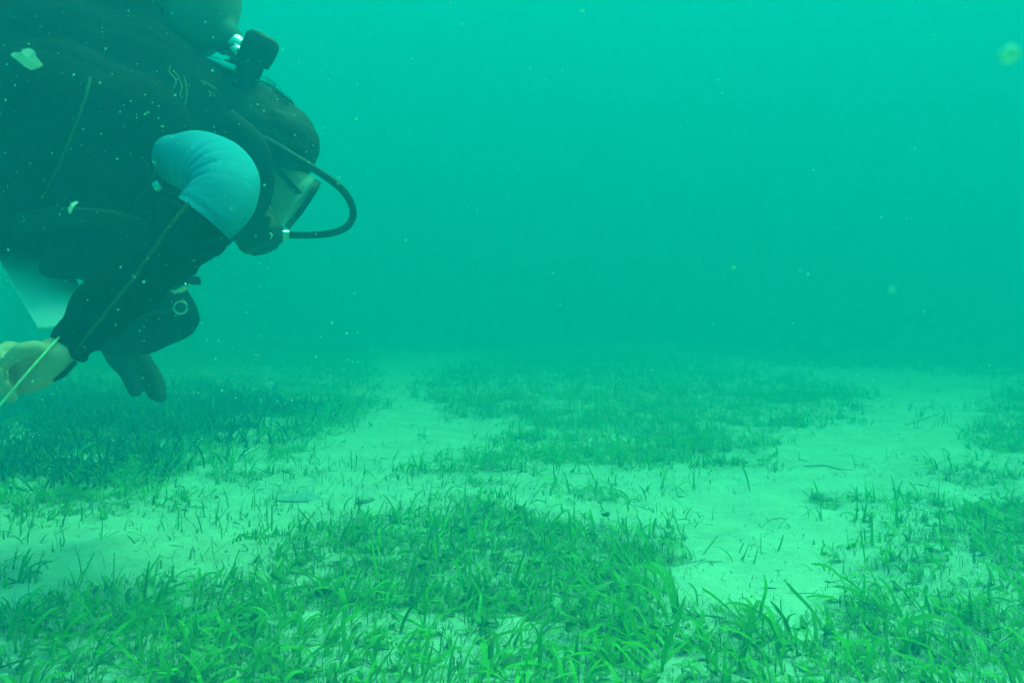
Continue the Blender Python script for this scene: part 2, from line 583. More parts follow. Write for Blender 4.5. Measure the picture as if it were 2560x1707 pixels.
gx = graded(-60, 60, 0.0, 0.01, 560)
gy = graded(-20, 90, 1.7, 0.01, 620)
X, Y = np.meshgrid(gx, gy)
near = np.exp(-np.maximum(np.hypot(X, Y - 2) - 6, 0) / 6)
Z = bed(X, Y) * np.clip(near, 0, 1)
cv = np.clip(cover(X.ravel(), Y.ravel()), 0, 1)
V = np.stack([X.ravel(), Y.ravel(), Z.ravel()], 1)
ny, nx = X.shape
ii = (np.arange(ny - 1)[:, None] * nx + np.arange(nx - 1)[None, :]).ravel()
Fq = np.stack([ii, ii + 1, ii + nx + 1, ii + nx], 1)
silt = np.clip(cv * 0.75 + 0.25 * noise2(V[:, 0] * 9, V[:, 1] * 9, 2) * cv, 0, 0.85)
seabed = link('seabed', fast_mesh('seabed', V, Fq, silt), M['sand'])
tag(seabed, kind='structure')

# ------------------------------------------------------------------ seagrass as stuff
def ribbons(name, px, py, length, width, yaw, lean, bend, twist, tint, segs, mat, base_z=None, taper=0.55, cupped=0.0):
    n = len(px)
    bz = (bed(px, py) if base_z is None else base_z) - 0.004
    t = np.linspace(0, 1, segs + 1)
    Vs = np.zeros((n, segs + 1, 2, 3), dtype=np.float32)
    ang = lean[:, None] + bend[:, None] * t[None, :]            # from vertical
    st = length[:, None] / segs
    hx = np.cumsum(np.sin(ang) * st, 1) - np.sin(ang) * st
    hz = np.cumsum(np.cos(ang) * st, 1) - np.cos(ang) * st
    hz = np.maximum(hz, 0.003 * t[None, :])
    cx, cyy = np.cos(yaw)[:, None], np.sin(yaw)[:, None]
    wv = width[:, None] * (1 - taper * t[None, :] ** 2.5) * (0.6 + 0.4 * np.minimum(t[None, :] * 5, 1)) * 0.5
    tw = twist[:, None] * t[None, :]
    # width direction: perpendicular to the bending plane, twisting along the blade
    wx = -cyy * np.cos(tw) - cx * np.cos(ang) * np.sin(tw)
    wy = cx * np.cos(tw) - cyy * np.cos(ang) * np.sin(tw)
    wz = np.sin(ang) * np.sin(tw)
    for s, sg in enumerate((-1, 1)):
        Vs[:, :, s, 0] = px[:, None] + cx * hx + sg * wx * wv
        Vs[:, :, s, 1] = py[:, None] + cyy * hx + sg * wy * wv
        Vs[:, :, s, 2] = bz[:, None] + hz + sg * wz * wv
    base = (np.arange(n) * (segs + 1) * 2)[:, None]
    k = np.arange(segs)[None, :] * 2
    q = np.stack([base + k, base + k + 1, base + k + 3, base + k + 2], -1).reshape(-1, 4)
    at_ = np.repeat(tint, (segs + 1) * 2)
    return link(name, fast_mesh(name, Vs.reshape(-1, 3), q, at_), mat)


def scatter(n, y0, y1, extra=1.25, thresh=None, power=1.0):
    """points on the bed within the view wedge (and somewhat beyond), kept by meadow cover"""
    yy = np.sqrt(rng.random(n) * (y1 * y1 - y0 * y0) + y0 * y0)
    half = 0.51 * extra
    xx = (rng.random(n) * 2 - 1) * (yy * half + 0.15)
    c = cover(xx, yy)
    keep = rng.random(n) < c ** power
    return xx[keep], yy[keep]


def sway(x, y, spread):
    """leaves lean inward from both sides of the view, as the swell lays them"""
    mean = np.where(x < 0.1, 0.25, math.pi - 0.25)
    m = mean + rng.normal(0, spread, len(x))
    return np.where(rng.random(len(x)) < 0.35, rng.random(len(x)) * 2 * math.pi, m)


def meadow(name, n, y0, y1, per, lmin, lmax, wmin, wmax, segs, label, extra=1.25, power=1.0):
    sx, sy = scatter(n, y0, y1, extra, power=power)
    m = len(sx)
    yaw0 = sway(sx, sy, 0.8)
    L0 = lmin + (lmax - lmin) * rng.random(m) ** 1.6
    px = np.repeat(sx, per) + rng.normal(0, 0.004, m * per)
    py = np.repeat(sy, per) + rng.normal(0, 0.004, m * per)
    yaw = np.repeat(yaw0, per) + rng.normal(0, 0.7, m * per)
    L = np.repeat(L0, per) * (0.55 + 0.6 * rng.random(m * per))
    Wd = wmin + (wmax - wmin) * rng.random(m * per)
    lean = np.abs(rng.normal(0.55, 0.4, m * per))
    bend = rng.normal(1.25, 0.8, m * per)
    tw = rng.normal(0, 0.7, m * per)
    tint = np.clip(rng.normal(0.36, 0.34, m * per), 0, 1)
    o = ribbons(name, px, py, L, Wd, yaw, lean, bend, tw, tint, segs, M['leaf'])
    tag(o, label, 'seagrass', kind='stuff')
    return o


meadow('seagrass_meadow', 11500, 0.85, 2.3, 3, 0.018, 0.066, 0.0026, 0.0070, 6, 'short green seagrass covering the near sand at the bottom of the view', 1.3)
meadow('seagrass_meadow', 46000, 2.2, 5.0, 3, 0.022, 0.08, 0.0024, 0.0056, 5, 'hazy green seagrass patch in the middle distance behind the sand channel', 1.35)
meadow('seagrass_meadow', 62000, 4.9, 14.0, 3, 0.03, 0.09, 0.005, 0.010, 3, 'far seagrass fading into green water', 1.2)

meadow('seagrass_meadow', 60000, 13.5, 30.0, 2, 0.05, 0.12, 0.014, 0.03, 2, 'farthest seagrass lost in the green murk', 1.1)

# tiny fuzz of algae and dead leaves between the shoots
def litter(name, n, y0, y1, lmin, lmax, wmin, wmax, mat, label, cat, flat, power, floor):
    yy = np.sqrt(rng.random(n) * (y1 * y1 - y0 * y0) + y0 * y0)
    xx = (rng.random(n) * 2 - 1) * (yy * 0.65 + 0.15)
    c = np.maximum(cover(xx, yy), floor * np.clip(noise2(xx * 4 + 50, yy * 4, 3) * 2.5 + 0.4, 0, 1))
    k = rng.random(n) < c ** power
    xx, yy = xx[k], yy[k]
    m = len(xx)
    L = lmin + (lmax - lmin) * rng.random(m) ** 2
    Wd = wmin + (wmax - wmin) * rng.random(m)
    lean = np.clip(rng.normal(1.45 if flat else 0.5, 0.12 if flat else 0.45, m), 0, 1.55)
    o = ribbons(name, xx, yy, L, Wd, rng.random(m) * 6.283, lean, rng.normal(0.05 if flat else 0.4, 0.25, m) * (0.3 if flat else 1), rng.normal(0, 0.8, m), rng.random(m), 3 if flat else 2, mat,
                base_z=bed(xx, yy) + 0.006)
    tag(o, label, cat, kind='stuff')


litter('algal_turf', 150000, 0.85, 2.6, 0.004, 0.020, 0.0007, 0.0018, M['turf'], 'fine grey green fuzz of algae between the near seagrass shoots', 'algae', False, 1.0, 0.05)
litter('dead_leaves', 12000, 0.85, 5.0, 0.012, 0.05, 0.0015, 0.004, M['dead'], 'dull dead leaf shreds lying on the sand', 'leaves', True, 0.8, 0.12)

# sparse little sprigs on the bare sand
def sprigs():
    n = 2600
    yy = np.sqrt(rng.random(n) * (5.5 ** 2 - 0.9 ** 2) + 0.9 ** 2)
    xx = (rng.random(n) * 2 - 1) * (yy * 0.6 + 0.1)
    k = rng.random(n) < np.clip(noise2(xx * 2.2 + 70, yy * 2.2, 3) * 2.2 + 0.35, 0.03, 1)
    xx, yy = xx[k], yy[k]
    per = 5
    m = len(xx) * per
    ridx = np.repeat(np.arange(len(xx)), per)
    o = ribbons('sand_sprigs', xx[ridx] + rng.normal(0, 0.016, m), yy[ridx] + rng.normal(0, 0.014, m), 0.015 + 0.045 * rng.random(m) ** 1.7, 0.0016 + 0.0022 * rng.random(m),
                rng.random(m) * 6.283, np.abs(rng.normal(0.45, 0.4, m)), rng.normal(0.6, 0.6, m), rng.normal(0, 0.8, m), np.clip(rng.normal(0.72, 0.22, m), 0, 1), 4, M['leaf'])
    tag(o, 'sparse thin seagrass sprigs scattered over the bare sand', 'seagrass', kind='stuff')


sprigs()


def shadow_leaves():
    """leaves coloured dark to paint a shadow into the left of the meadow, below and behind the diver"""
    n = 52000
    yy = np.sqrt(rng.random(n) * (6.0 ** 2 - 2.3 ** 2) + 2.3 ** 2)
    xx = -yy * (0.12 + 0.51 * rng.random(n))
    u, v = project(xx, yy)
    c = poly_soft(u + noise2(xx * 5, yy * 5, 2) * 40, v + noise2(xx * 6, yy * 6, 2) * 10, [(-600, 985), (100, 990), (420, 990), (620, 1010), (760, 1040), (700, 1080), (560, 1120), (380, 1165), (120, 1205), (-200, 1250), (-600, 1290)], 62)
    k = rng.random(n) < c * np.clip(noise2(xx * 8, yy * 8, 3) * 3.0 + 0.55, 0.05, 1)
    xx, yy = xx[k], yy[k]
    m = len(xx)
    o = ribbons('shadow_leaves', xx, yy, 0.03 + 0.05 * rng.random(m), 0.004 + 0.006 * rng.random(m), rng.random(m) * 6.283, np.abs(rng.normal(0.5, 0.3, m)), rng.normal(0.9, 0.5, m), rng.normal(0, 0.8, m), rng.random(m), 4, M['shade_leaf'])
    tag(o, 'dark-coloured leaves standing for a shadow on the meadow at left, behind the sand below the diver', 'shade_leaf', kind='stuff')


shadow_leaves()

# ------------------------------------------------------------------ the shoots that show largest, each a thing with its leaves
def leaf_mesh(i):
    """a strap leaf of unit length rooted at the origin, bending over +X, with a shallow channel"""
    r = random.Random(100 + i)
    segs = 8
    lean = r.uniform(0.1, 0.95)
    bend = [0.6, 1.0, 1.3, 1.6, 1.9, 0.4, 1.1, 1.5, 2.1, 0.8][i % 10] * r.uniform(0.85, 1.15)
    w = r.uniform(0.05, 0.088)
    tw = r.uniform(-0.7, 0.7)
    x = z = 0.0
    V, Fc = [], []
    for k in range(segs + 1):
        t = k / segs
        a = lean + bend * t ** 1.3
        ww = w * 0.5 * (0.55 + 0.45 * min(t * 4, 1)) * (1 - 0.75 * max(t - 0.75, 0) / 0.25 * (0.6 if i % 3 else 1.0)) * (1 + 0.06 * math.sin(9 * t + i))
        sw = 0.03 * math.sin(2.2 * t * math.pi + i)
        tn = tw * t
        wd = Vector((-math.cos(a) * math.sin(tn), math.cos(tn), math.sin(a) * math.sin(tn)))
        nr = Vector((math.cos(a), 0, -math.sin(a)))
        c = Vector((x, sw, z))
        th = 0.0035
        V += [c - wd * ww, c + nr * th, c + wd * ww]
        x += math.sin(a) / segs
        z += math.cos(a) / segs
    for k in range(segs):
        for j in range(2):
            a = k * 3 + j
            Fc.append((a, a + 1, a + 4, a + 3))
    m = mesh_np('seagrass_leaf', V, Fc)
    m.polygons.foreach_set('use_smooth', np.ones(len(m.polygons), dtype=bool))
    m.materials.append(M['leaf_near'])
    return m


LEAVES = [leaf_mesh(i) for i in range(20)]
cx_, cy_ = scatter(40000, 1.02, 2.0, 0.98, power=1.4)
u_, v_ = project(cx_, cy_)
ok = (u_ > -20) & (u_ < 2580) & (v_ < 1720)
cx_, cy_, u_, v_ = cx_[ok], cy_[ok], u_[ok], v_[ok]
order = np.argsort(cy_ + rng.random(len(cy_)) * 0.75)
chosen = []
for i in order:
    if all((cx_[i] - cx_[j]) ** 2 + (cy_[i] - cy_[j]) ** 2 > 0.028 ** 2 for j in chosen):
        chosen.append(i)
    if len(chosen) == 300:
        break
for i in chosen:
    x, y, u = float(cx_[i]), float(cy_[i]), float(u_[i])
    z = float(bed(np.array([x]), np.array([y]))[0])
    e = empty('seagrass_shoot', (x, y, z - 0.003))
    if u < 760:
        lab, grp = 'green strap-leaved seagrass shoot in the near meadow at lower left, below the diver', 'near seagrass shoots at lower left'
    elif u < 1960:
        lab, grp = 'green strap-leaved seagrass shoot in the near central meadow patch', 'near seagrass shoots in the central patch'
    else:
        lab, grp = 'green strap-leaved seagrass shoot in the dense meadow at lower right', 'near seagrass shoots at lower right'
    tag(e, lab, 'seagrass', grp)
    base = float(sway(np.array([x]), np.array([y]), 0.7)[0])
    big = random.random() ** 2.2
    for k in range(random.choice((2, 3, 3, 4))):
        l = bpy.data.objects.new('leaf', random.choice(LEAVES))
        COL.objects.link(l)
        l.parent = e
        s = (0.040 + 0.06 * big) * random.uniform(0.6, 1.2)
        l.scale = (s, s * random.uniform(0.75, 1.15) * (0.8 if big < 0.3 else 1.0), s)
        l.rotation_euler = (random.gauss(0, 0.12), random.gauss(0, 0.12), base + random.gauss(0, 0.8))
        l.location = (random.gauss(0, 0.003), random.gauss(0, 0.003), 0)

# ------------------------------------------------------------------ oval-leaved plants among the grass
def oval_mesh():
    V, Fc = [], []
    n = 12
    for s in (1, -1):
        for k in range(n):
            a = 2 * math.pi * k / n
            x, y = 0.5 + 0.5 * math.cos(a), 0.36 * math.sin(a) * (1 + 0.15 * math.cos(a))
            V.append((x, y, 0.10 * abs(y) * 2 + s * 0.012))
        V.append((0.5, 0, s * 0.012 - 0.03))
    for k in range(n):
        Fc.append((k, (k + 1) % n, n))
        Fc.append((n + 1 + (k + 1) % n, n + 1 + k, 2 * n + 1))
        Fc.append((k, n + 1 + k, n + 1 + (k + 1) % n, (k + 1) % n))
    m = mesh_np('oval_leaf', V, Fc)
    m.polygons.foreach_set('use_smooth', np.ones(len(m.polygons), dtype=bool))
    m.materials.append(M['oval'])
    return m


def stalk_mesh():
    V, Fc = [], []
    for k in range(4):
        for j in range(5):
            a = 2 * math.pi * j / 5
            V.append((0.03 * math.cos(a) + 0.05 * k * k / 9, 0.03 * math.sin(a), k / 3))
    for k in range(3):
        for j in range(5):
            Fc.append((k * 5 + j, k * 5 + (j + 1) % 5, k * 5 + 5 + (j + 1) % 5, k * 5 + 5 + j))
    m = mesh_np('stalk', V, Fc)
    m.materials.append(M['oval'])
    return m


OVAL, STALK = oval_mesh(), stalk_mesh()
spots = [(1180, 1330), (1245, 1338), (1210, 1308), (1150, 1350), (1300, 1290), (1010, 1310), (1060, 1430), (930, 1400), (700, 1460), (830, 1480), (560, 1470), (1240, 1560), (1200, 1585),
         (640, 1600), (420, 1560), (1420, 1590), (1490, 1350), (1520, 1310), (880, 1350), (1320, 1450), (2060, 1600), (1960, 1640), (2180, 1330), (2330, 1400)]
for (u, v) in spots:
    x, y = on_ground(u, v)
    z = float(bed(np.array([x]), np.array([y]))[0])
    e = empty('oval_leaf_plant', (x, y, z - 0.002))
    tag(e, 'small oval-leaved plant low among the strap leaves of the near meadow', 'plant', 'oval-leaved plants in the near meadow')
    for k in range(2):
        a = random.random() * 6.28
        h = random.uniform(0.012, 0.026)
        st = bpy.data.objects.new('stalk', STALK); COL.objects.link(st); st.parent = e
        st.scale = (0.02, 0.02, h); st.rotation_euler = (0, 0, a)
        lf = bpy.data.objects.new('leaf', OVAL); COL.objects.link(lf); lf.parent = e
        s = random.uniform(0.016, 0.024)
        lf.scale = (s, s, s); lf.rotation_euler = (random.gauss(0, 0.25), -0.35 + random.gauss(0, 0.25), a)
        lf.location = (0, 0, h)

# ------------------------------------------------------------------ small things lying on the sand
def rubble(u, v, size, label, seed, squash=0.5):
    x, y = on_ground(u, v)
    z = float(bed(np.array([x]), np.array([y]))[0])
    bm = bmesh.new()
    bmesh.ops.create_icosphere(bm, subdivisions=3, radius=1.0)
    for w in bm.verts:
        p = np.array(w.co)
        f = 1 + 0.45 * float(noise2(np.array([p[0] * 1.7 + seed + p[2]]), np.array([p[1] * 1.7 + p[2] * 1.3]), 3)[0])
        w.co = Vector((p[0] * f * 1.3, p[1] * f, p[2] * f * squash)) * size
    o = link('coral_rubble', bm_mesh('coral_rubble', bm), M['rubble'])
    o.location = (x, y, z + size * squash * 0.35)
    o.rotation_euler = (0, 0, seed)
    tag(o, label, 'rubble')


rubble(912, 1248, 0.018, 'small dark rubble lump on pale sand above the near meadow, left of centre', 1.0)
rubble(2052, 1238, 0.020, 'dark weedy rubble lump at the left tip of the right meadow', 2.4, 0.7)
for (a, b, lab) in (((2262, 1068), (2372, 1036), 'long thin dark twig lying on bare sand at right'),
                    ((2010, 1158), (2130, 1172), 'short dark twig lying on sand in front of the right channel')):
    x0, y0 = on_ground(*a); x1, y1 = on_ground(*b)
    pts = []
    for k in range(5):
        t = k / 4
        x, y = x0 + (x1 - x0) * t, y0 + (y1 - y0) * t
        pts.append((x + 0.006 * math.sin(7 * t), y, float(bed(np.array([x]), np.array([y]))[0]) + 0.005 + 0.004 * math.sin(5 * t)))
    tw_ = tube('twig', pts, [0.002, 0.0022, 0.0026, 0.002, 0.001], 14, 6, M['twig'])
    tag(tw_, lab, 'twig')

x0, y0 = on_ground(750, 1240)
zz = float(bed(np.array([x0]), np.array([y0]))[0])
bm = bmesh.new()
outl = [(-0.05, -0.03), (0.02, -0.035), (0.055, -0.01), (0.03, 0.03), (0.012, 0.075), (-0.02, 0.04)]
top = [bm.verts.new((x0 + p[0], y0 + p[1], zz + 0.0005 + 0.05 * max(p[1], 0))) for p in outl]
bot = [bm.verts.new((x0 + p[0], y0 + p[1], zz - 0.012 + 0.05 * max(p[1], 0))) for p in outl]
bm.faces.new(top); bm.faces.new(bot[::-1])
for k in range(6):
    bm.faces.new((top[k], bot[k], bot[(k + 1) % 6], top[(k + 1) % 6]))
sc_ = link('plastic_scrap', bm_mesh('plastic_scrap', bm), M['scrap'], smooth=False)
tag(sc_, 'faint blue grey triangular scrap half buried in sand below the diver', 'scrap')

# ------------------------------------------------------------------ the diver
person = empty('person', at(300, 640, 1.4))
tag(person, 'diver in black wetsuit with a light blue sleeve, head down over the seabed', 'person')

HD = 1.62                                          # depth of the head
TILT, YAW, HS = R(34), R(16), 0.88
hu = Vector((math.sin(TILT), 0, math.cos(TILT)))
hf0 = Vector((math.cos(TILT), 0, -math.sin(TILT)))
hf = (hf0 * math.cos(YAW) + Vector((0, 1, 0)) * math.sin(YAW)).normalized()
hs = hu.cross(hf).normalized()                     # towards the far side
HC = at(618, 404, HD)


def hp(f, u, s):
    return HC + (hf * f + hu * u + hs * s) * HS


def head_chains(g=0.0):
    c = [[(hp(-0.02, 0.035, 0), 0.078 * HS + g), (hp(0.022, 0.03, 0), 0.075 * HS + g)],
         [(hp(-0.03, 0.0, 0), 0.068 * HS + g), (hp(0.02, -0.02, 0), 0.066 * HS + g)]]
    return c


body_chains = head_chains() + [
    [(hp(0.045, -0.065, -0.028), 0.030), (hp(0.05, -0.085, 0), 0.028), (hp(0.045, -0.065, 0.028), 0.030)],      # jaw
    [(hp(-0.005, -0.055, 0.045), 0.024), (hp(0.045, -0.08, 0.022), 0.022)],
    [(hp(-0.005, -0.055, -0.045), 0.024), (hp(0.045, -0.08, -0.022), 0.022)],
    [(hp(0.055, -0.02, -0.04), 0.026), (hp(0.06, -0.045, -0.03), 0.022)],                                        # cheeks
    [(hp(0.055, -0.02, 0.04), 0.026), (hp(0.06, -0.045, 0.03), 0.022)],
    [(hp(0.078, 0.018, -0.035), 0.014), (hp(0.086, 0.016, 0), 0.013), (hp(0.078, 0.018, 0.035), 0.014)],         # brow
    [(hp(0.086, 0.006, 0), 0.009), (hp(0.104, -0.03, 0), 0.012), (hp(0.092, -0.036, 0), 0.013)],                 # nose
    [(hp(0.082, -0.062, -0.016), 0.009), (hp(0.09, -0.062, 0), 0.010), (hp(0.082, -0.062, 0.016), 0.009)],       # lips
    [(hp(-0.012, 0.012, -0.074), 0.012), (hp(-0.012, -0.018, -0.072), 0.009)],                                   # ears
    [(hp(-0.012, 0.012, 0.074), 0.012), (hp(-0.012, -0.018, 0.072), 0.009)],
    [(hp(-0.03, -0.05, 0), 0.056), (at(560, 330, 1.62), 0.060), (at(480, 300, 1.62), 0.075)],                   # neck
]
# torso, far arm, near arm, legs
SH_N, SH_F = at(455, 390, 1.38), at(500, 330, 1.80)
HIP = at(-290, 60, 1.62)
arm_near = [(at(395, 400, 1.42), 0.036), (at(450, 402, 1.345), 0.029), (at(510, 415, 1.28), 0.034), (at(550, 455, 1.215), 0.034), (at(517, 540, 1.175), 0.030), (at(490, 562, 1.165), 0.029), (at(395, 645, 1.15), 0.031), (at(268, 760, 1.13), 0.027), (at(172, 868, 1.12), 0.019)]
arm_far = [(SH_F, 0.055), (at(370, 580, 1.82), 0.042), (at(385, 700, 1.76), 0.036), (at(440, 792, 1.70), 0.034), (at(360, 828, 1.74), 0.034), (at(285, 850, 1.80), 0.026)]
torso = [(at(470, 310, 1.60), 0.095), (at(330, 260, 1.60), 0.135), (at(100, 190, 1.60), 0.13), (at(-120, 110, 1.61), 0.125), (HIP, 0.13)]
KN = [at(-690, 160, 1.50), at(-680, 130, 1.72)]
FT = [at(-1270, 40, 1.52), at(-1260, 20, 1.74)]
legs = []
for s in (0, 1):
    hipj = HIP + Vector((0, (-0.07, 0.07)[s], 0))
    legs.append([(hipj, 0.10), (hipj.lerp(KN[s], 0.5), 0.075), (KN[s], 0.055), (KN[s].lerp(FT[s], 0.35), 0.055), (FT[s], 0.036), (FT[s] + Vector((-0.14, 0, -0.03)), 0.03)])
shoulders = [(at(395, 390, 1.46), 0.05), (at(470, 330, 1.6), 0.085), (SH_F, 0.06)]

# near hand: bare, closed round the line
D = 1.11
hand = [
    [(at(172, 868, 1.12), 0.019), (at(140, 886, D), 0.019), (at(98, 900, D), 0.019), (at(70, 905, D), 0.017)],
    [(at(145, 892, D - 0.006), 0.018), (at(100, 935, D - 0.008), 0.016), (at(72, 955, D - 0.008), 0.013)],
    [(at(120, 890, D - 0.014), 0.0125), (at(86, 872, D - 0.030), 0.0098), (at(50, 876, D - 0.038), 0.0085), (at(22, 900, D - 0.038), 0.0074), (at(14, 912, D - 0.037), 0.0062)],   # thumb
    [(at(74, 888, D + 0.010), 0.0098), (at(22, 868, D + 0.010), 0.0080), (at(-2, 880, D - 0.010), 0.0074), (at(6, 902, D - 0.022), 0.0064)],             # index
    [(at(70, 912, D + 0.004), 0.0098), (at(10, 908, D + 0.004), 0.0082), (at(-12, 918, D - 0.014), 0.0076), (at(8, 938, D - 0.028), 0.0066)],            # middle
    [(at(70, 938, D - 0.004), 0.0094), (at(16, 946, D - 0.002), 0.0078), (at(-4, 954, D - 0.018), 0.0072), (at(16, 968, D - 0.030), 0.0064)],           # ring
    [(at(76, 958, D - 0.008), 0.0084), (at(36, 978, D - 0.010), 0.0068), (at(16, 988, D - 0.022), 0.0062), (at(34, 994, D - 0.032), 0.0056)],           # little
]
# far hand: gloved, pointing down
DF = 1.84
hand_far = [
    [(at(285, 850, 1.80), 0.026), (at(308, 885, DF), 0.029), (at(330, 905, DF), 0.030)],
    [(at(296, 880, DF - 0.01), 0.018), (at(318, 925, DF - 0.03), 0.0135), (at(328, 950, DF - 0.032), 0.011), (at(338, 976, DF - 0.032), 0.010)],
    [(at(348, 900, DF - 0.014), 0.015), (at(374, 948, DF - 0.012), 0.013), (at(386, 984, DF - 0.006), 0.010)],
    [(at(354, 900, DF + 0.010), 0.015), (at(384, 950, DF + 0.012), 0.013), (at(400, 990, DF + 0.014), 0.010)],
    [(at(354, 900, DF + 0.034), 0.014), (at(384, 938, DF + 0.040), 0.012), (at(400, 972, DF + 0.044), 0.010)],
    [(at(346, 900, DF + 0.056), 0.012), (at(378, 932, DF + 0.064), 0.011), (at(392, 954, DF + 0.068), 0.009)],
]
blob('body', body_chains + [arm_near, arm_far, torso, shoulders] + legs + hand + hand_far, 0.0030, 4, M['skin'], person)

g = 0.007
suit_chains = [[(p, r + g) for p, r in ch] for ch in ([torso, shoulders, arm_far] + legs)]
suit_chains.append([(at(480, 300, 1.62), 0.082), (at(560, 325, 1.62), 0.068), (hp(-0.035, -0.045, 0), 0.062)])
blob('wetsuit', suit_chains, 0.009, 4, M['suit'], person, rough=0.004)
blob('glove', [[(p, r + 0.003) for p, r in ch] for ch in hand_far], 0.0045, 5, M['glove'], person)

# light blue sleeve with folds on the inside of the elbow
def folds(s, a):
    inner = max(0.0, -math.cos(a - SLEEVE_PHASE) + 0.25) / 1.25
    zone = math.exp(-((s - 0.52) / 0.20) ** 2)
    ph = 70 * s + 2.0 * math.sin(1.3 * a + 0.6) + 2.6 * math.sin(8 * s + 1.3)
    crease = (1 - abs(math.sin(ph * 0.5))) ** 2.2
    soft = math.sin(15 * s + 2 * a) * 0.0011 + 0.0005 * math.sin(27 * s - 3 * a + 1)
    hem = 0.0012 * math.exp(-((s - 0.86) / 0.012) ** 2)
    crease *= 0.45 + 0.55 * math.sin(29 * s + 2.1 * a) ** 2
    rg = float(noise2(np.array([s * 26 + 1.4 * math.sin(a)]), np.array([2.2 * math.cos(a) + s * 5]), 2)[0])
    fine = 0.0008 * (1 - min(abs(rg) * 6, 1.0)) * (0.25 + zone)
    soft -= fine
    return -0.0075 * zone * inner ** 1.5 * crease + 0.003 * zone * inner + soft - hem


SLEEVE_PHASE = 0.3
slv = tube('blue_sleeve', [at(395, 405, 1.40), at(450, 402, 1.33), at(505, 410, 1.275), at(553, 442, 1.22), at(556, 490, 1.185), at(517, 540, 1.165), at(462, 590, 1.155)],
           [0.034, 0.034, 0.0405, 0.0435, 0.0415, 0.0375, 0.033], 130, 72, M['blue'], person, disp=folds, up=(0.75, 0.35, -0.55))
# black forearm sleeve, worn over it
def cuffs(s, a):
    w = 0.0016 * math.sin(31 * s + 3 * math.sin(a + 4 * s)) + 0.0014 * math.sin(11 * s + 2 * a)
    z = math.exp(-((s - 0.30) / 0.16) ** 2) + 0.8 * math.exp(-((s - 0.9) / 0.10) ** 2)
    cr = (1 - abs(math.sin(38 * s + 1.8 * math.sin(a + 1) + 1.2 * math.sin(2 * a + 7 * s)))) ** 3
    return w - 0.0030 * z * cr + (0.0022 if s < 0.02 else 0.0)


fore = tube('forearm_sleeve', [at(497, 545, 1.16), at(462, 585, 1.155), at(395, 645, 1.15), at(268, 760, 1.13), at(205, 830, 1.122), at(168, 872, 1.12)],
            [0.0435, 0.0415, 0.0385, 0.0325, 0.0265, 0.0235], 110, 48, M['suit'], person, disp=cuffs)
tube('piping', [at(472, 508, 1.120), at(425, 565, 1.111), at(345, 680, 1.105), at(268, 778, 1.096), at(215, 842, 1.094), at(188, 882, 1.097)],
     [0.0026, 0.0022, 0.0023, 0.0019, 0.0016, 0.0008], 90, 8, M['pipe'], fore, disp=lambda s, a: 0.0006 * math.sin(90 * s + a) * math.sin(37 * s))
tube('cuff_strap', [at(190, 905, 1.10), at(160, 935, 1.098), at(135, 950, 1.10)], [0.004, 0.005, 0.003], 10, 8, M['web'], fore, flat=0.5)

# hair: cap plus loose strands
hair = blob('hair', [[(hp(-0.03, 0.045, 0), 0.090 * HS), (hp(0.02, 0.052, 0), 0.086 * HS), (hp(0.035, 0.062, 0), 0.068 * HS)],
                     [(hp(-0.045, 0.0, 0), 0.080 * HS), (hp(-0.05, -0.03, 0), 0.062 * HS)],
                     [(hp(0.0, 0.03, -0.05), 0.036), (hp(-0.03, -0.02, -0.055), 0.032)],
                     [(hp(0.0, 0.03, 0.05), 0.036), (hp(-0.03, -0.02, 0.055), 0.032)]], 0.0045, 5, M['hair'], person, rough=0.005)
for k in range(150):
    f0, a = random.uniform(-0.07, 0.06), random.uniform(-0.05, 0.05)
    p0 = hp(f0, 0.132 - 4.0 * f0 * f0 * 1.6 - 5 * a * a, a)
    l = random.uniform(0.025, 0.07)
    lift = random.uniform(0.0, 0.6) ** 1.8
    back = -hf + hu * lift + Vector((0, random.uniform(-0.25, 0.25), 0))
    p1 = p0 + back * l * 0.5 + hu * 0.004
    p2 = p0 + back * l - hu * random.uniform(0.0, 0.03) + hf * random.uniform(-0.01, 0.02)
    tube('strand', [p0 - hu * 0.012 + hf * 0.012, p0, p1, p2], [0.0007, 0.0006, 0.0004, 0.00015], 10, 5, M['hair'], hair)
for s in (-1, 1):
    e = lathe('eye', [(-0.012, 0.001), (-0.008, 0.009), (0, 0.012), (0.008, 0.009), (0.0115, 0.003)], hp(0.072, 0.0, 0.031 * s), hf, M['eye'], person, 14)
    lathe('iris', [(0.0095, 0.0055), (0.0125, 0.004), (0.0128, 0.0005)], hp(0.072, 0.0, 0.031 * s), hf, M['rubber'], e, 12)

# fins, on the feet beyond the view's edge
for s in (0, 1):
    b0 = FT[s] + Vector((-0.10, 0, -0.02))
    rbox('fin', b0 + Vector((-0.34, 0, -0.02)), (0.36, 0, 0.02), (0, 0.085, 0), (0.0, 0, 0.009), M['rubber'], person, 0.006)

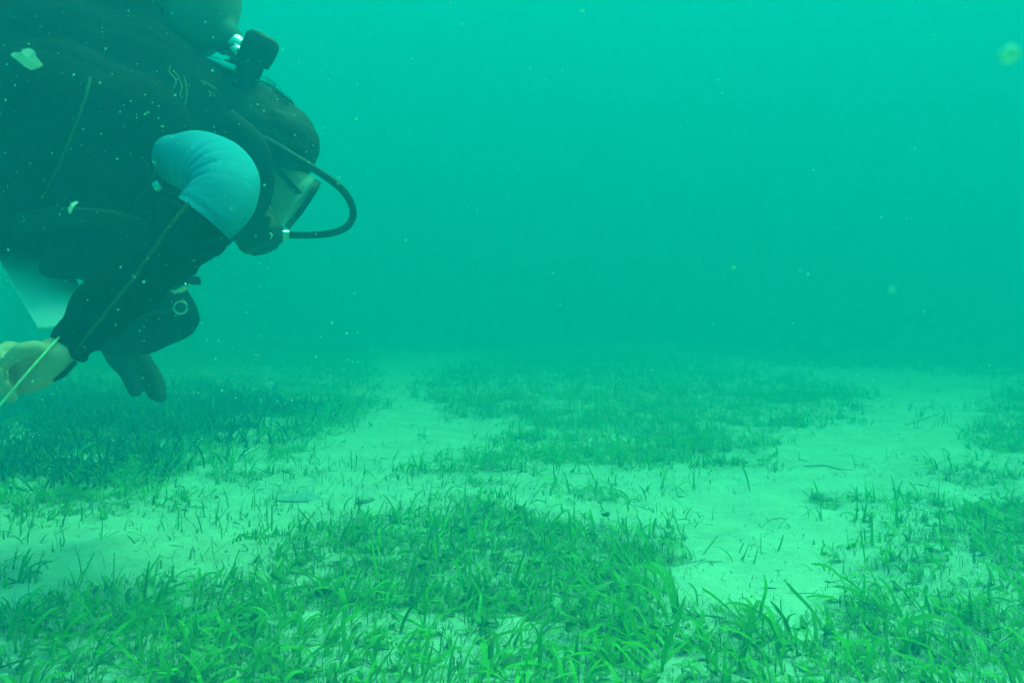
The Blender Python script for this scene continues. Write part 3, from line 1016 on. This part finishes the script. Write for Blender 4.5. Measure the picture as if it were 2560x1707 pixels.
# ------------------------------------------------------------------ buoyancy vest
vest = empty('buoyancy_vest', at(150, 640, 1.4))
tag(vest, 'bulky black buoyancy vest strapped round the diver, filling the upper left', 'vest')
vb = blob('bladder', [
    [(at(-240, 120, 1.52), 0.165), (at(60, 205, 1.50), 0.165), (at(300, 260, 1.52), 0.135), (at(420, 300, 1.55), 0.10)],
    [(at(-260, 400, 1.42), 0.115), (at(-60, 425, 1.38), 0.112), (at(80, 440, 1.36), 0.108), (at(215, 455, 1.36), 0.102), (at(330, 470, 1.38), 0.085)],
    [(at(140, 330, 1.36), 0.12), (at(300, 350, 1.38), 0.098)],
    [(at(-300, -60, 1.55), 0.13), (at(0, 20, 1.53), 0.135), (at(250, 90, 1.54), 0.105)],
    [(at(480, 290, 1.58), 0.060), (at(560, 300, 1.60), 0.052), (at(620, 310, 1.60), 0.045)],
    [(at(400, 510, 1.42), 0.06), (at(450, 550, 1.42), 0.046), (at(462, 590, 1.42), 0.028)],
    [(at(200, 610, 1.40), 0.05), (at(320, 620, 1.40), 0.05), (at(385, 640, 1.41), 0.03)],
], 0.008, 4, M['vest'], vest, rough=0.012)
rbox('pocket', at(262, 628, 1.33), at(400, 628, 1.33) - at(262, 628, 1.33), Vector((0, 0.035, 0)), (at(275, 560, 1.33) - at(262, 628, 1.33)), M['vest'], vest, 0.016, 3)
# shoulder strap and chest webbing
tube('shoulder_strap', [at(560, 300, 1.46), at(628, 360, 1.45), at(657, 440, 1.46), at(643, 520, 1.47), at(590, 575, 1.46), at(515, 622, 1.44), at(470, 655, 1.42)],
     [0.020, 0.020, 0.017, 0.015, 0.013, 0.008, 0.006], 40, 12, M['web'], vest, flat=0.4, up=(0.1, -1, 0))
tube('seam_piping', [at(225, 195, 1.263), at(216, 235, 1.25), at(190, 310, 1.243), at(160, 385, 1.238), at(128, 455, 1.243), at(98, 508, 1.255)], [0.0022, 0.0020, 0.0018, 0.0017, 0.0014, 0.0006], 60, 8, M['pipe'], vest, disp=lambda s, a: 0.0005 * math.sin(70 * s + a) * math.sin(29 * s))
tube('seam_piping', [at(402, 378, 1.30), at(388, 430, 1.275), at(365, 470, 1.27), at(335, 510, 1.275)], [0.001, 0.0014, 0.0013, 0.0008], 24, 6, M['pipe'], vest)
for pts in ([(426, 165), (424, 182), (436, 195), (440, 208), (432, 224)], [(434, 178), (447, 195), (455, 218), (450, 236), (456, 246)], [(461, 195), (467, 222), (466, 245), (463, 262)],
            [(412, 418), (408, 440), (402, 465), (396, 480)], [(502, 203), (522, 212), (542, 224)], [(520, 228), (532, 236), (538, 242)]):
    dd = 1.40 if pts[0][1] < 300 else 1.285
    tube('cord', [at(p[0], p[1], dd - 0.004 * k) for k, p in enumerate(pts)], [0.0010] * len(pts), 24, 6, M['cord'], vest)
bk = rbox('buckle', at(392, 465, 1.272), (0.004, 0, 0.002), (0, 0.003, 0), (-0.003, 0, 0.005), M['steel'], vest, 0.001)
tube('strap', [at(40, 560, 1.27), at(150, 545, 1.25), at(260, 550, 1.255), at(350, 570, 1.30)], [0.014] * 4, 30, 10, M['web'], vest, flat=0.22, up=(0, -1, 0))
lathe('dump_valve', [(0, 0.02), (0.006, 0.022), (0.012, 0.021), (0.015, 0.014), (0.017, 0.002)], at(250, 240, 1.365), (0.1, -1, 0.3), M['rubber'], vest, 24)
# ------------------------------------------------------------------ air tank
T_AX = Vector((0.72, -0.06, -0.60)).normalized()
T_END = at(578, 108, 1.62)
tank = empty('air_tank', T_END)
tag(tank, 'pale bare aluminium scuba tank on the diver\'s back at the top edge', 'tank')
RT = 0.089
T0 = T_END - T_AX * 0.66
lathe('cylinder', [(0, 0.02), (0.0, 0.070), (0.012, 0.084), (0.03, RT), (0.57, RT), (0.588, 0.087), (0.604, 0.081), (0.618, 0.070), (0.628, 0.056), (0.636, 0.040), (0.642, 0.027), (0.66, 0.024)], T0, T_AX, M['alu'], tank, 48)
valve = lathe('valve', [(0.645, 0.016), (0.66, 0.019), (0.685, 0.019), (0.69, 0.013), (0.71, 0.012)], T0, T_AX, M['steel'], tank, 20)
vperp = (Vector((0.5, -0.6, 0.62)) - T_AX * Vector((0.5, -0.6, 0.62)).dot(T_AX)).normalized()
lathe('knob', [(0.012, 0.007), (0.032, 0.007), (0.034, 0.016), (0.052, 0.016), (0.056, 0.012)], T0 + T_AX * 0.675, -vperp, M['rubber'], valve, 16)
# band round the tank (part of the vest)
bc = T0 + T_AX * 0.530
lathe('tank_band', [(-0.026, RT + 0.0015), (-0.026, RT + 0.005), (0.026, RT + 0.005), (0.026, RT + 0.0015)], bc, T_AX, M['web'], vest, 48)
bdir = (Vector((0.1, -1, 0.25)) - T_AX * Vector((0.1, -1, 0.25)).dot(T_AX)).normalized()
bt = T_AX.cross(bdir).normalized()
cb = rbox('cam_buckle', bc + bdir * (RT + 0.011), T_AX * 0.022, bt * 0.017, bdir * 0.005, M['steel'], vest, 0.002)
rbox('lever', bc + bdir * (RT + 0.019), T_AX * 0.019, bt * 0.006, bdir * 0.003, M['white'], cb, 0.001)

# ------------------------------------------------------------------ regulator
reg = empty('diving_regulator', at(640, 220, 1.6))
tag(reg, 'black breathing regulator with hose looping in front of the diver\'s face', 'regulator')
fa, fb = at(600, 225, 1.57), at(662, 92, 1.57)
ax = (fb - fa).normalized()
LL = (fb - fa).length
fs = lathe('first_stage', [(0, 0.014), (LL * 0.12, 0.019), (LL * 0.45, 0.020), (LL * 0.50, 0.019), (LL * 0.53, 0.0255), (LL * 0.72, 0.028), (LL * 0.93, 0.0275), (LL, 0.023)], fa, ax, M['rubber'], reg, 28)
lathe('yoke_screw', [(0, 0.012), (0.02, 0.012), (0.022, 0.008), (0.03, 0.008)], at(606, 140, 1.585), at(585, 128, 1.585) - at(606, 140, 1.585), M['steel'], fs, 16)
rbox('yoke', at(560, 165, 1.60), at(600, 178, 1.60) - at(560, 165, 1.60), (0, 0.014, 0), (at(560, 158, 1.6) - at(562, 170, 1.60)), M['steel'], fs, 0.003)
tube('hose', [at(618, 190, 1.575), at(590, 250, 1.62), at(625, 325, 1.57), at(682, 360, 1.485), at(745, 398, 1.462), at(812, 440, 1.47), at(862, 482, 1.49), at(883, 530, 1.51), at(868, 566, 1.53), at(828, 583, 1.545), at(770, 588, 1.552), at(700, 587, 1.555)],
     [0.0055] * 12, 110, 14, M['rubber'], reg)
S0 = at(645, 578, 1.55)
sf = (at(672, 625, 1.56) - at(640, 535, 1.56)).normalized()          # face of the second stage looks down
ss = lathe('second_stage', [(-0.032, 0.013), (-0.028, 0.028), (-0.014, 0.035), (0.002, 0.037), (0.006, 0.0385), (0.010, 0.037), (0.020, 0.035), (0.027, 0.030), (0.032, 0.018)], S0, sf, M['rubber'], reg, 32)
lathe('purge_cover', [(0.028, 0.022), (0.033, 0.021), (0.035, 0.012), (0.036, 0.002)], S0, sf, M['web'], ss, 24)
tube('exhaust_tee', [at(585, 558, 1.51), at(628, 548, 1.515), at(676, 556, 1.52)], [0.012, 0.019, 0.012], 16, 12, M['rubber'], ss, flat=0.7)
tube('mouthpiece', [at(640, 545, 1.57), at(652, 530, 1.60), at(664, 520, 1.62)], [0.017, 0.013, 0.012], 10, 14, M['rubber'], ss, flat=0.7)
lathe('hose_nut', [(-0.014, 0.0085), (0.012, 0.0085)], at(702, 587, 1.555), at(690, 587, 1.555) - at(730, 588, 1.555), M['steel'], ss, 12)
tube('mark', [at(672, 583, 1.522), at(680, 587, 1.521), at(676, 598, 1.522)], [0.0013, 0.0014, 0.001], 10, 6, M['white'], ss)

# ------------------------------------------------------------------ mask
mask = empty('diving_mask', hp(0.09, 0.0, 0))
tag(mask, 'clear-skirted diving mask with dark frame on the diver\'s face', 'mask')


def oval(f, cu, au, as_, n=40, bend=0.0):
    out = []
    for k in range(n):
        a = 2 * math.pi * k / n
        c, s = math.cos(a), math.sin(a)
        cu_ = math.copysign(abs(c) ** 0.7, c) * au
        cs_ = math.copysign(abs(s) ** 0.7, s) * as_
        nose = -0.018 * max(0, -c) * math.exp(-(cs_ / 0.02) ** 2)
        out.append(hp(f - bend * cs_ * cs_ * 9, cu + cu_ + nose, cs_))
    return out


def loft(name, loops, mat, parent, cap=False):
    n = len(loops[0])
    V = [p for l in loops for p in l]
    Fc = []
    for i in range(len(loops) - 1):
        for k in range(n):
            Fc.append((i * n + k, i * n + (k + 1) % n, (i + 1) * n + (k + 1) % n, (i + 1) * n + k))
    if cap:
        Fc.append(tuple(range(n))[::-1])
        Fc.append(tuple((len(loops) - 1) * n + k for k in range(n)))
    return link(name, mesh_np(name, V, Fc), mat, parent)


loft('skirt', [oval(0.070, 0.0, 0.052, 0.076, bend=0.6), oval(0.088, 0.0, 0.050, 0.074, bend=0.5), oval(0.108, 0.0, 0.044, 0.070, bend=0.2), oval(0.122, 0.0, 0.042, 0.069), oval(0.120, 0.0, 0.039, 0.066), oval(0.090, 0.0, 0.046, 0.070, bend=0.5)], M['silicone'], mask)
fr = loft('frame', [oval(0.119, 0.0, 0.0445, 0.0715), oval(0.129, 0.0, 0.0445, 0.0715), oval(0.130, 0.0, 0.0395, 0.0665), oval(0.119, 0.0, 0.0395, 0.0665), oval(0.119, 0.0, 0.0445, 0.0715)], M['rubber'], mask)
loft('lens', [oval(0.1225, 0.0, 0.0397, 0.0667), oval(0.1255, 0.0, 0.0397, 0.0667)], M['glass'], fr, cap=True)
tube('strap', [hp(0.105, 0.005, -0.073), hp(0.05, 0.02, -0.087), hp(-0.03, 0.035, -0.093), hp(-0.105, 0.045, -0.045), hp(-0.118, 0.045, 0), hp(-0.105, 0.045, 0.045), hp(-0.03, 0.035, 0.093), hp(0.05, 0.02, 0.087), hp(0.105, 0.005, 0.073)],
     [0.010] * 9, 60, 10, M['rubber'], mask, flat=0.25, up=None)

# ------------------------------------------------------------------ slate
sl = empty('slate', at(120, 815, 1.30))
tag(sl, 'blank white plastic dive slate hanging behind the diver\'s forearm', 'slate')
bl, br_, tl = at(95, 820, 1.255), at(262, 806, 1.275), at(-15, 630, 1.40)
sx_, sy_ = (br_ - bl), (tl - bl)
snn = sx_.cross(sy_).normalized()
rbox('board', bl + sx_ * 0.5 + sy_ * 0.5, sx_ * 0.5, sy_ * 0.5, snn * 0.0018, M['white'], sl, 0.0012)

# ------------------------------------------------------------------ survey line
ln = tube('measuring_line', [at(-160, 1190, 1.02), at(0, 1012, 1.045), at(70, 930, 1.06), at(150, 840, 1.10), at(200, 785, 1.18), at(262, 705, 1.25), at(300, 640, 1.31)], [0.0014] * 7, 80, 8, M['line'], disp=lambda s, a: 0.0003 * math.sin(300 * s + 2 * a))
tag(ln, 'taut yellow green measuring line running past the diver\'s bare hand', 'rope')

# ------------------------------------------------------------------ clips hanging under the chest
clip = empty('snap_hook', at(440, 650, 1.36))
tag(clip, 'steel snap hook and webbing hanging under the diver\'s chest', 'clip')
hb = tube('hook_body', [at(408, 712, 1.36), at(412, 700, 1.355), at(430, 690, 1.352), at(455, 688, 1.35), at(470, 690, 1.35)], [0.004, 0.005, 0.006, 0.006, 0.005], 24, 10, M['steel'], clip)
tube('gate', [at(412, 716, 1.36), at(440, 728, 1.355), at(462, 722, 1.35), at(476, 708, 1.35)], [0.003] * 4, 20, 8, M['steel'], clip)
tube('gate_bar', [at(434, 730, 1.345), at(468, 712, 1.345)], [0.0045, 0.0045], 6, 8, M['steel'], clip)
tube('tab', [at(425, 706, 1.352), at(455, 698, 1.35), at(478, 700, 1.35), at(500, 702, 1.35)], [0.006, 0.009, 0.009, 0.007], 20, 12, M['rubber'], clip, flat=0.5)
tube('web_loop', [at(500, 635, 1.37), at(496, 660, 1.36), at(486, 684, 1.355), at(462, 694, 1.352)], [0.004, 0.003, 0.003, 0.003], 20, 8, M['web'], clip, flat=0.5)
tube('web_loop', [at(458, 645, 1.37), at(452, 668, 1.36), at(450, 690, 1.355)], [0.003, 0.0025, 0.0025], 14, 8, M['web'], clip, flat=0.5)
tube('lanyard', [at(445, 728, 1.352), at(444, 742, 1.352), at(450, 752, 1.352)], [0.0025] * 3, 12, 8, M['web'], clip)
dring = ring('steel_ring', at(451, 768, 1.352), (0.15, -1, 0.1), 0.0086, 0.0016, M['steel'])
tag(dring, 'round steel ring dangling in front of the diver\'s far elbow', 'ring')
gauge = empty('gauge_hose', at(350, 800, 1.4))
tag(gauge, 'thin black gauge hose bent beside the near forearm', 'hose')
tube('hose', [at(300, 720, 1.42), at(330, 745, 1.40), at(380, 735, 1.39), at(430, 745, 1.38), at(455, 752, 1.38)], [0.008, 0.008, 0.007, 0.006, 0.005], 24, 10, M['rubber'], gauge)
tube('end_fitting', [at(300, 790, 1.42), at(340, 780, 1.40), at(400, 775, 1.39), at(440, 770, 1.38)], [0.006, 0.009, 0.006, 0.0035], 24, 10, M['rubber'], gauge)

# ------------------------------------------------------------------ drifting bits
def flake(u, v, d, outline, name, label, curl):
    """a ragged bent plate of real thickness"""
    c = at(u, v, d)
    bm = bmesh.new()
    n = len(outline)
    cu = sum(p[0] for p in outline) / n; cw = sum(p[1] for p in outline) / n
    def pt(p, th):
        x, z = (p[0] - u), (p[1] - v)
        y = curl * (x * x + z * z) / 900.0 + 4 * math.sin(p[0] * 0.21) + th
        return at(p[0], p[1], d + y * d / F_PX)
    f = [bm.verts.new(pt(p, -2.0)) for p in outline]
    b = [bm.verts.new(pt(p, 2.0)) for p in outline]
    fc = bm.verts.new(pt((cu, cw), -9)); bc_ = bm.verts.new(pt((cu, cw), -4))
    for k in range(n):
        j = (k + 1) % n
        bm.faces.new((f[k], f[j], fc)); bm.faces.new((b[j], b[k], bc_)); bm.faces.new((f[j], f[k], b[k], b[j]))
    o = link(name, bm_mesh(name, bm), M['flake'], smooth=False)
    tag(o, label, 'debris')
    return o


flake(66, 146, 0.62, [(26, 138), (34, 131), (52, 132), (56, 124), (74, 121), (86, 128), (92, 144), (108, 163), (98, 170), (78, 176), (60, 166), (46, 154)], 'drifting_flake', 'ragged white flake drifting before the black vest at upper left', 6.0)
flake(182, 518, 0.66, [(172, 534), (170, 522), (178, 508), (190, 503), (197, 506), (188, 512), (182, 522), (178, 533)], 'drifting_flake', 'crescent-shaped white sliver drifting before the diver\'s vest', 10.0)


def snow():
    """marine snow all through the near water"""
    ico = bmesh.new()
    bmesh.ops.create_icosphere(ico, subdivisions=1, radius=1.0)
    base = np.array([v.co[:] for v in ico.verts]); ico.verts.ensure_lookup_table()
    fcs = np.array([[v.index for v in f.verts] for f in ico.faces])
    ico.free()
    n = 4200
    yy = 0.35 + 3.6 * rng.random(n) ** 0.8
    xx = (rng.random(n) * 2 - 1) * yy * 0.62
    zz = CAM_H + (rng.random(n) * 1.0 - 0.32) * yy * 0.62
    r = 0.00013 + 0.0007 * rng.random(n) ** 6
    zz = np.maximum(zz, 0.03)
    # one mote hangs close to the lens on the right, out of focus
    k = 1000                                        # stirred up round the diver
    dy = 0.6 + 0.62 * rng.random(k)
    xx = np.append(xx, -dy * (0.15 + 0.38 * rng.random(k))); yy = np.append(yy, dy)
    zz = np.append(zz, CAM_H + dy * (rng.random(k) * 0.42 - 0.09)); r = np.append(r, 0.00013 + 0.0006 * rng.random(k) ** 6)
    p = at(2524, 137, 0.16)
    xx = np.append(xx, p.x); yy = np.append(yy, p.y); zz = np.append(zz, p.z); r = np.append(r, 0.0014)
    p = at(2230, 725, 0.2)
    xx = np.append(xx, p.x); yy = np.append(yy, p.y); zz = np.append(zz, p.z); r = np.append(r, 0.0005)
    n = len(xx)
    st = rng.uniform(0.6, 1.8, (n, 1, 3))
    P = base[None] * r[:, None, None] * st + np.stack([xx, yy, zz], 1)[:, None, :]
    Fc = fcs[None] + (np.arange(n) * len(base))[:, None, None]
    o = link('marine_snow', fast_mesh('marine_snow', P.reshape(-1, 3), Fc.reshape(-1, 3)), M['snow'])
    tag(o, 'tiny pale specks of marine snow drifting through the water', 'particles', kind='stuff')


snow()

# ------------------------------------------------------------------ the water itself
bm = bmesh.new()
bmesh.ops.create_cube(bm, size=1.0)
for v in bm.verts:
    v.co = Vector((v.co.x * 140, 35 + v.co.y * 130, (WATER_TOP + 1.2) * (v.co.z + 0.5) - 1.2))
mw = bpy.data.materials.new('sea_water')
mw.use_nodes = True
nt = mw.node_tree
nt.nodes.remove(nt.nodes['Principled BSDF'])
pv = nt.nodes.new('ShaderNodeVolumePrincipled')
pv.inputs['Density'].default_value = WATER_DENSITY
pv.inputs['Color'].default_value = (*WATER_SCATTER, 1)
pv.inputs['Anisotropy'].default_value = 0.1
va = nt.nodes.new('ShaderNodeVolumeAbsorption')
dm = max(WATER_ABSORB)
va.inputs['Density'].default_value = dm
va.inputs['Color'].default_value = (*[1 - a / dm for a in WATER_ABSORB], 1)
ads = nt.nodes.new('ShaderNodeAddShader')
nt.links.new(pv.outputs[0], ads.inputs[0])
nt.links.new(va.outputs[0], ads.inputs[1])
nt.links.new(ads.outputs[0], nt.nodes['Material Output'].inputs['Volume'])
haze = link('haze', bm_mesh('haze', bm), mw, smooth=False)
tag(haze, 'turbid green sea water filling the whole scene', 'water', kind='stuff')
